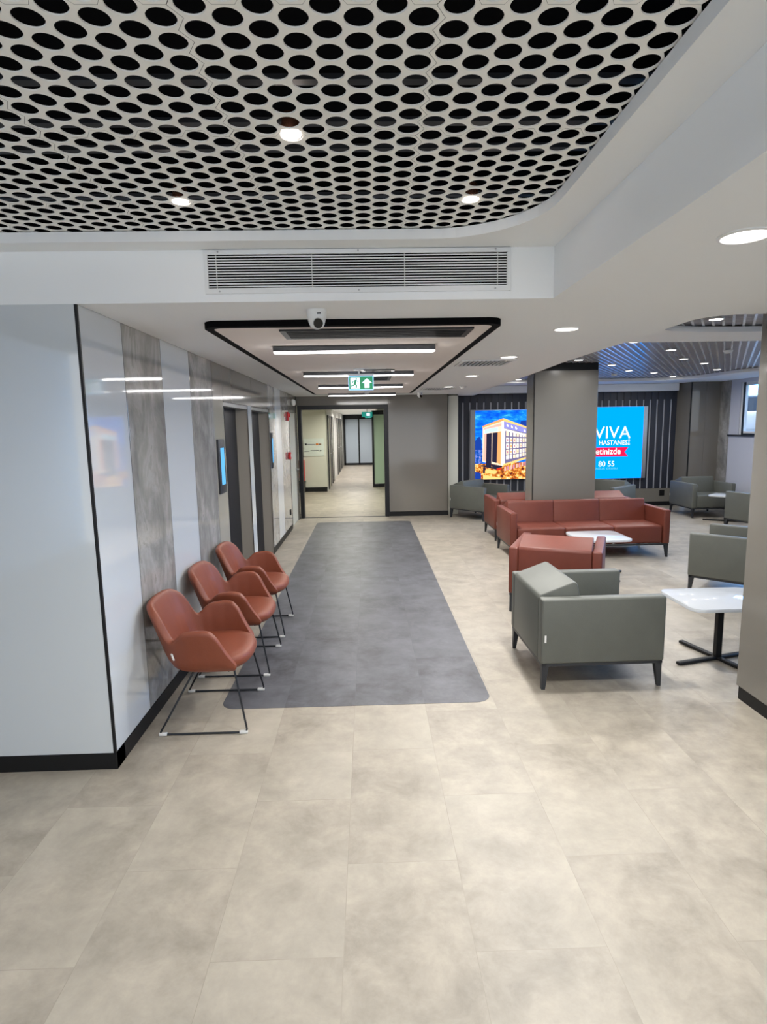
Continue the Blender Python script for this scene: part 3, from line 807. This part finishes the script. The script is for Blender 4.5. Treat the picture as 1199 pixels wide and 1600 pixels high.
# ---------------------------------------------------------------- visitor chairs by the panelled wall
def smooth_curve(pts, n):
    """Catmull-Rom through (s, v) pairs, sampled as a function of s"""
    def f(s):
        if s <= pts[0][0]: return pts[0][1]
        for i in range(len(pts)-1):
            a, c = pts[i], pts[i+1]
            if s <= c[0]:
                t = (s-a[0])/(c[0]-a[0]); t = t*t*(3-2*t) if n else t
                return a[1]+(c[1]-a[1])*t
        return pts[-1][1]
    return f
def make_visitor_chair():
    """faces +X, origin on the floor under the seat centre"""
    t = empty('visitor_chair')
    # plan of the wall of the shell as a function of arc length s from the middle of the back
    plan = [(-.205, 0)]
    pts = []
    seg = [(-.212, 0), (-.212, .06), (-.208, .12), (-.195, .175), (-.165, .222), (-.12, .252), (-.06, .268), (.02, .274), (.10, .272), (.17, .264), (.205, .255)]
    S = [0]
    for a, c in zip(seg, seg[1:]): S.append(S[-1]+math.dist(a, c))
    def at(s):
        s = min(max(s, 0), S[-1])
        for i in range(len(S)-1):
            if s <= S[i+1]:
                f = (s-S[i])/(S[i+1]-S[i]); a, c = seg[i], seg[i+1]
                return (a[0]+(c[0]-a[0])*f, a[1]+(c[1]-a[1])*f)
        return seg[-1]
    T = S[-1]
    H = smooth_curve([(0, .778), (.10, .776), (.165, .766), (.20, .742), (.225, .690), (.25, .600), (.27, .566), (.29, .578), (.315, .612), (.345, .632), (.39, .640), (.44, .641), (.48, .632), (.515, .592), (.555, .506), (T, .408)], 0)
    lean = smooth_curve([(0, .315), (.15, .30), (.25, .22), (.33, .08), (.40, .0), (T, -.02)], 1)
    out = smooth_curve([(0, 0), (.15, .05), (.25, .12), (.4, .14), (T, .10)], 1)
    b = MB(); bm = b.bm
    nu, nv = 37, 9
    def column(s, sg):
        x, y = at(s); h = H(s)
        col = []
        for j in range(nv):
            v = j/(nv-1)
            if j == 0: z = .372; px, py = x*.72+.02, y*.72
            elif j == 1: z = .392; px, py = x*.93+.005, y*.93
            else:
                vv = (j-1)/(nv-2)
                z = .40+(h-.40)*vv; px, py = x, y
            dz = max(0, z-.42)
            px -= lean(s)*dz*(1+.25*dz); py += out(s)*dz
            if s > .45: px -= 0
            col.append((px, sg*py, z))
        return col
    cols = []
    for i in range(-(nu-1), nu):
        s = T*abs(i)/(nu-1); cols.append(column(s, -1 if i < 0 else 1))
    V = [[bm.verts.new(c) for c in col] for col in cols]
    for a, c in zip(V, V[1:]):
        for j in range(nv-1): bm.faces.new((a[j], c[j], c[j+1], a[j+1]))
    bmesh.ops.recalc_face_normals(bm, faces=bm.faces[:])
    b.mi('leather_chair')
    sh = b.build('shell', t); sh.data.shade_smooth()
    md = sh.modifiers.new('thick', 'SOLIDIFY'); md.thickness = .046; md.offset = 0
    md = sh.modifiers.new('round', 'SUBSURF'); md.levels = 2; md.render_levels = 2
    # seat pad
    b = MB(); bm = b.bm
    rings = []
    n = 40
    def ring(sc, z, dx=0):
        r_ = []
        for k in range(n):
            a = 2*math.pi*k/n; ca, sa = math.cos(a), math.sin(a)
            e_ = .62
            x = .225*abs(ca)**e_*(1 if ca > 0 else -1); y = .262*abs(sa)**e_*(1 if sa > 0 else -1)
            if x > 0: x *= 1.0+.12*(1-(y/.262)**2)
            r_.append(bm.verts.new((x*sc+.012+dx, y*sc, z)))
        return r_
    zs = [(.20, .365), (.70, .362), (.90, .368), (.99, .392), (1.0, .415), (.97, .440), (.90, .452), (.70, .456), (.35, .452), (.05, .450)]
    rings = [ring(*q) for q in zs]
    for a, c in zip(rings, rings[1:]):
        for k in range(n): bm.faces.new((a[k], a[(k+1) % n], c[(k+1) % n], c[k]))
    bm.faces.new(rings[0][::-1]); bm.faces.new(rings[-1])
    bmesh.ops.recalc_face_normals(bm, faces=bm.faces[:])
    b.mi('leather_chair'); b.build('seat_pad', t, smooth=60)
    for sg in (-1, 1):
        b = MB(); y = sg*.287
        def corner(p, q, r_, rr=.02):
            p, q, r_ = Vector(p), Vector(q), Vector(r_)
            a = q+(p-q).normalized()*rr; c = q+(r_-q).normalized()*rr
            return [a.lerp(q, .0), (a+q)/2*.5+(q+c)/2*.5, c]
        A, B_, C_, D_ = (.185, sg*.24, .375), (.255, y, .008), (-.262, y, .008), (-.055, sg*.225, .370)
        path = [A] + [tuple(v) for v in corner(A, B_, C_)] + [tuple(v) for v in corner(B_, C_, D_)] + [D_]
        b.tube(path, .0062, 'wire'); lg = b.build('sled_leg', t, smooth=60)
        for x in (.232, -.240):
            b = MB(); b.box(x-.024, x+.024, y-.0095, y+.0095, .0005, .0185, 'clear_plastic', r=.004); b.build('glide', lg, smooth=40)
    b = MB(); b.tube([(.15, -.23, .366), (.15, .23, .366)], .006, 'wire'); b.tube([(-.06, -.225, .366), (-.06, .225, .366)], .006, 'wire'); b.build('cross_bar', t, smooth=60)
    b = MB(); tf = Matrix.Translation((-.160, -.272, .478)) @ Matrix.Rotation(R(38), 4, 'Z') @ Matrix.Rotation(R(-14), 4, 'Y')
    b.box(-.004, .004, -.012, .004, -.02, .02, 'white_plastic', tf=tf); b.build('sewn_tag', t)
    return t
G2 = 'cognac visitor chairs along the panelled wall'
vc = make_visitor_chair()
tag(vc, 'cognac leather visitor chair nearest the camera, first of the row by the wall', 'chair', G2)
vc['label'] = 'cognac leather visitor chair on wire sled legs, nearest of the row by the wall'
vc.location = (-1.0, 3.565, 0)
for y, lab in ((4.375, 'cognac leather visitor chair in the middle of the row of three by the wall'), (5.165, 'cognac leather visitor chair farthest in the row, nearest the lift doors')):
    c = again(vc, lab, G2); c.location = (-1.0, y, 0)

# ---------------------------------------------------------------- lit screens on the slatted wall
YF = YS-.045
def text_part(body, x0, x1, z0, cap, y, m, name, parent, bold=0):
    cu = bpy.data.curves.new('tmp', 'FONT'); cu.body = body; cu.offset = bold; cu.resolution_u = 4
    o = bpy.data.objects.new('tmp', cu); COL.objects.link(o)
    bpy.context.view_layer.update()
    me = bpy.data.meshes.new_from_object(o.evaluated_get(bpy.context.evaluated_depsgraph_get()))
    bpy.data.objects.remove(o)
    xs = [v.co.x for v in me.vertices]; a, c = min(xs), max(xs)
    cuH = .69
    for v in me.vertices:
        x, yy = v.co.x, v.co.y
        v.co = ((x-a)/(c-a)*(x1-x0)+x0, y, z0+yy/cuH*cap)
    me.name = name
    me.materials.append(M[m])
    ob = bpy.data.objects.new(name, me); COL.objects.link(ob); ob.parent = parent
    return ob
# screen with the hospital text
M['scr_blue'] = emis('screen_blue', (0, 124, 216), 2.1)
M['scr_white'] = emis('screen_white', (255, 255, 255), 1.25)
M['scr_red'] = emis('screen_crimson', (232, 24, 78), 1.1)
M['scr_cyan'] = emis('screen_pale_cyan', (120, 215, 255), 1.0)
t = tag(empty('led_screen', (0, YF, 0)), 'bright blue LED wall screen with white hospital lettering, right of the free column', 'screen')
b = MB(); b.box(3.95, 5.86, -.05, -.0005, .605, 2.105, 'metal'); b.build('casing', t)
b = MB(); b.box(3.955, 5.775, -.054, -.0505, .61, 2.10, 'scr_blue'); b.build('display', t)
fr = -.0555
text_part('VIVA', 4.745, 5.512, 1.452, .248, fr, 'scr_white', 'lettering', t)
text_part('HASTANES\u0130', 4.852, 5.505, 1.318, .092, fr, 'scr_white', 'lettering', t, .004)
b = MB(); b.prism([(4.45, 1.075), (5.475, 1.07), (5.40, 1.165), (5.475, 1.262), (4.45, 1.262)], fr, fr+.003, 'scr_red', axis='y'); b.build('banner', t)
text_part('etinizde', 4.79, 5.315, 1.122, .125, fr-.003, 'scr_white', 'lettering', t, .012)
text_part('80 55', 4.855, 5.19, .868, .108, fr, 'scr_white', 'lettering', t, .006)
text_part('SA\u011eLIK GRUBU', 4.76, 5.262, .803, .036, fr, 'scr_cyan', 'lettering', t)
# screen with the picture of a floodlit building at dusk
def sky_mat():
    m = bpy.data.materials.new('picture_sky'); m.use_nodes = True; nt = m.node_tree; nt.nodes.clear()
    o = nt.nodes.new('ShaderNodeOutputMaterial'); e = nt.nodes.new('ShaderNodeEmission')
    mp = mapping(nt, scale=(1.6, 1, 3.6))
    n = N(nt, 'ShaderNodeTexNoise', Scale=2.6, Detail=6, Roughness=.6)
    nt.links.new(mp.outputs[0], n.inputs['Vector'])
    r = ramp(nt, [(.40, lin((8, 78, 205))), (.55, lin((20, 125, 232))), (.64, lin((70, 175, 250))), (.74, lin((190, 230, 255)))])
    nt.links.new(n.outputs['Fac'], r.inputs[0]); nt.links.new(r.outputs[0], e.inputs[0]); e.inputs[1].default_value = 1.4
    nt.links.new(e.outputs[0], o.inputs[0]); return m
M['p_sky'] = sky_mat()
def glow_mat(name, stops, scale, strength=1.15, sc=(1, 1, 1)):
    m = bpy.data.materials.new(name); m.use_nodes = True; nt = m.node_tree; nt.nodes.clear()
    o = nt.nodes.new('ShaderNodeOutputMaterial'); e = nt.nodes.new('ShaderNodeEmission')
    mp = mapping(nt, scale=sc); n = N(nt, 'ShaderNodeTexNoise', Scale=scale, Detail=4, Roughness=.7)
    nt.links.new(mp.outputs[0], n.inputs['Vector']); r = ramp(nt, [(p_, lin(c_)) for p_, c_ in stops])
    nt.links.new(n.outputs['Fac'], r.inputs[0]); nt.links.new(r.outputs[0], e.inputs[0]); e.inputs[1].default_value = strength
    nt.links.new(e.outputs[0], o.inputs[0]); return m
M['p_street'] = glow_mat('picture_street', [(.36, (70, 30, 40)), (.47, (200, 100, 30)), (.56, (255, 190, 90)), (.66, (255, 240, 190))], 14)
M['p_city'] = glow_mat('picture_city', [(.35, (10, 40, 120)), (.5, (30, 90, 190)), (.62, (120, 140, 220)), (.7, (255, 190, 130))], 16)
for k, c in dict(p_dark=(38, 36, 56), p_cream=(255, 222, 190), p_orange=(250, 160, 100), p_salmon=(240, 175, 160), p_slate=(110, 105, 140), p_viol=(140, 140, 210), p_white=(255, 246, 228), p_gold=(255, 200, 120), p_mag=(200, 130, 150), p_navy=(25, 60, 150), p_sign=(190, 235, 255), p_red=(210, 50, 30)).items():
    M[k] = emis('picture_'+k[2:], c, 1.3)
t = tag(empty('led_screen', (0, YF, 0)), 'LED wall screen showing a floodlit building at dusk, left of the free column', 'screen')
b = MB(); b.box(2.14, 3.66, -.05, -.0005, .63, 2.085, 'metal'); b.build('casing', t)
b = MB(); lay = [0]
def PXY(u, v): return (2.24+(u-35)*.001094, 2.072-(v-140)*.001072)
def pol(pts, m, dz=None):
    lay[0] += 1
    yy = -.0505-.00006*lay[0]
    b.poly([(PXY(*q)[0], yy, PXY(*q)[1]) for q in pts], m)
def quad(p, q, r_, s, m): pol([p, s, r_, q], m)
R_ = 1320
def poly_cw(pts, m):   # given clockwise on screen (v down) -> ccw in x,z
    pol(pts[::-1], m)
poly_cw([(35, 140), (R_, 140), (R_, 1475), (35, 1475)], 'p_sky')
poly_cw([(35, 880), (180, 860), (180, 1250), (35, 1250)], 'p_city')
poly_cw([(35, 720), (90, 650), (130, 640), (160, 720), (160, 900), (35, 900)], 'p_navy')
poly_cw([(35, 1170), (R_, 1140), (R_, 1475), (35, 1475)], 'p_street')
poly_cw([(900, 360), (1010, 340), (R_, 420), (R_, 560), (900, 430)], 'p_navy')
# left face, right face
poly_cw([(180, 440), (570, 300), (570, 1220), (180, 1130)], 'p_cream')
poly_cw([(570, 300), (1030, 480), (R_, 590), (R_, 1010), (1030, 1060), (570, 1215)], 'p_slate')
poly_cw([(170, 440), (570, 292), (570, 345), (180, 470)], 'p_orange')
poly_cw([(570, 292), (R_, 575), (R_, 610), (570, 350)], 'p_gold')
poly_cw([(580, 350), (1010, 490), (R_, 600), (R_, 660), (1010, 585), (580, 480)], 'p_viol')
for u in (655, 740, 820, 985, 1090, 1180):
    v = 425+(u-655)*.33; poly_cw([(u-20, v-22), (u, v-14), (u+20, v+20), (u+8, v+38), (u-18, v+20)], 'p_white')
poly_cw([(195, 480), (535, 385), (535, 440), (195, 520)], 'p_salmon')
poly_cw([(215, 505), (470, 455), (470, 540), (215, 585)], 'p_sign')
poly_cw([(200, 590), (250, 580), (245, 1120), (190, 1110)], 'p_salmon')
poly_cw([(455, 560), (530, 545), (530, 1195), (455, 1150)], 'p_orange')
poly_cw([(250, 585), (355, 570), (350, 1240), (245, 1200)], 'p_dark')
poly_cw([(365, 570), (465, 560), (455, 1160), (360, 1130)], 'p_dark')
poly_cw([(535, 350), (582, 350), (582, 1215), (535, 1205)], 'p_white')
poly_cw([(585, 490), (R_, 690), (R_, 720), (610, 535), (605, 1190), (585, 1200)], 'p_white')
poly_cw([(580, 1180), (R_, 960), (R_, 1000), (580, 1215)], 'p_gold')
for r_ in range(5):
    for c_ in range(10):
        f = c_/9
        u = 630+c_*72-c_*c_*1.8; w = 50-c_*2.2
        vt = 545+r_*(120-c_*4.2)+(u-630)*.135; hh = 92-c_*4
        if r_ == 4: vt -= 10; hh *= .8
        sl = .16-.07*r_
        poly_cw([(u, vt), (u+w, vt+w*sl), (u+w, vt+hh+w*sl*.5), (u, vt+hh)], 'p_white' if (r_+c_) % 3 else 'p_cream')
        if r_ in (1, 2, 3): poly_cw([(u+16, vt+24), (u+w-10, vt+28), (u+w-10, vt+hh-24), (u+16, vt+hh-22)], 'p_orange' if c_ % 2 else 'p_mag')
for k in range(12):
    u = 600+k*55; v = 1240-k*14
    poly_cw([(u, v), (u+34, v-10), (u+34, v+70), (u, v+80)], 'p_mag' if k % 2 else 'p_salmon')
poly_cw([(140, 1195), (260, 1200), (480, 1270), (480, 1295), (250, 1240), (140, 1215)], 'p_dark')
poly_cw([(355, 1175), (560, 1215), (560, 1240), (470, 1270), (360, 1230)], 'p_dark')
poly_cw([(450, 1265), (530, 1245), (545, 1290), (460, 1300)], 'p_red')
poly_cw([(190, 1235), (225, 1235), (225, 1350), (190, 1350)], 'p_dark')
poly_cw([(240, 1265), (440, 1310), (440, 1370), (240, 1350)], 'p_gold')
poly_cw([(190, 1390), (560, 1450), (520, 1475), (190, 1475)], 'p_gold')
poly_cw([(35, 1320), (150, 1350), (150, 1475), (35, 1475)], 'p_navy')
b.build('display', t)

# ---------------------------------------------------------------- street outside the windows
b = MB(); b.box(7.6, 40, -30, 60, 1.0, 1.1, 'asphalt'); struct(b.build('ground_street'))
b = MB(); b.box(24, 26, 6, 60, 1.1, 2.5, 'facade'); struct(b.build('wall_across_street'))
t = tag(empty('parked_car', (12.6, 19.4, 1.1), R(65)), 'white parked car seen through the window', 'car')
b = MB(); b.box(-2.1, 2.1, -.88, .88, .30, .95, 'carwhite', r=.16, seg=4); b.build('car_body', t, smooth=50)
b = MB(); b.prism([(-1.5, .92), (-1.05, 1.42), (.55, 1.42), (1.25, .92)], -.76, .76, 'carglass', axis='y', r=.05); b.build('cabin_glass', t, smooth=40)
b = MB(); b.box(-1.02, .52, -.74, .74, 1.40, 1.46, 'carwhite', r=.02); b.build('car_roof', t)
for sx in (-1.3, 1.3):
    for sy in (-.8, .8):
        b = MB(); b.cyl((sx, sy, .32), .32, .32, .2, 'bark', axis='y'); b.build('wheel', t, smooth=40)
hg = MB()
for k in range(60):
    hg.sphere((17+random.uniform(-.5, .5), 21+random.uniform(0, 14), 1.6+random.uniform(.06, .3)) if k else (17, 21, 1.6), random.uniform(.4, .5) if k else .52, 'leaf', 8)
o = hg.build('hedge'); o['kind'] = 'stuff'; tag(o, 'dark hedge across the street outside the window', 'hedge')

# ---------------------------------------------------------------- world, camera, view
w = bpy.data.worlds.new('sky'); scene.world = w; w.use_nodes = True
nt = w.node_tree; bg = nt.nodes['Background']
tc = nt.nodes.new('ShaderNodeTexCoord'); sx = nt.nodes.new('ShaderNodeSeparateXYZ')
nt.links.new(tc.outputs['Generated'], sx.inputs[0])
rp = ramp(nt, [(.0, (.90, .95, 1.02)), (.66, (.90, .95, 1.02)), (.80, (1.7, 4.9, 10.5)), (1, (1.7, 4.9, 10.5))])
mr = N(nt, 'ShaderNodeMapRange'); mr.inputs['From Min'].default_value = -1; mr.inputs['From Max'].default_value = 1
m1 = N(nt, 'ShaderNodeMath', operation='MULTIPLY'); m1.inputs[1].default_value = .7; nt.links.new(sx.outputs['X'], m1.inputs[0])
m2 = N(nt, 'ShaderNodeMath', operation='MULTIPLY_ADD'); m2.inputs[1].default_value = .5; nt.links.new(sx.outputs['Y'], m2.inputs[0]); nt.links.new(m1.outputs[0], m2.inputs[2])
nt.links.new(m2.outputs[0], mr.inputs['Value']); nt.links.new(mr.outputs[0], rp.inputs[0]); nt.links.new(rp.outputs[0], bg.inputs[0])
bg.inputs[1].default_value = 1.75

cam = bpy.data.cameras.new('camera'); co_ = bpy.data.objects.new('camera', cam); COL.objects.link(co_)
yaw, pitch, roll = R(1.41), R(8.26), R(1.0)
cy, sy_, cp, sp_, cr_, sr = math.cos(yaw), math.sin(yaw), math.cos(pitch), math.sin(pitch), math.cos(roll), math.sin(roll)
fwd = Vector((sy_*cp, cy*cp, -sp_)); right = Vector((cy, -sy_, 0)); down = fwd.cross(right)
r2 = right*cr_+down*sr; d2 = -right*sr+down*cr_
mw = Matrix((( r2.x, -d2.x, -fwd.x, 0), (r2.y, -d2.y, -fwd.y, 0), (r2.z, -d2.z, -fwd.z, 1.78), (0, 0, 0, 1)))
co_.matrix_world = mw
cam.sensor_fit = 'VERTICAL'; cam.sensor_height = 36; cam.lens = 36*920/1600
cam.clip_start = .05; cam.clip_end = 200
scene.camera = co_
vs = scene.view_settings
vs.view_transform = 'Standard'; vs.look = 'None'; vs.gamma = 1; vs.use_curve_mapping = False; vs.exposure = .2
scene.cycles.use_denoising = True
scene.cycles.max_bounces = 8; scene.cycles.diffuse_bounces = 4; scene.cycles.glossy_bounces = 4
scene.cycles.caustics_reflective = False; scene.cycles.caustics_refractive = False
scene.cycles.sample_clamp_indirect = 6
scene.cycles.sample_clamp_direct = 6
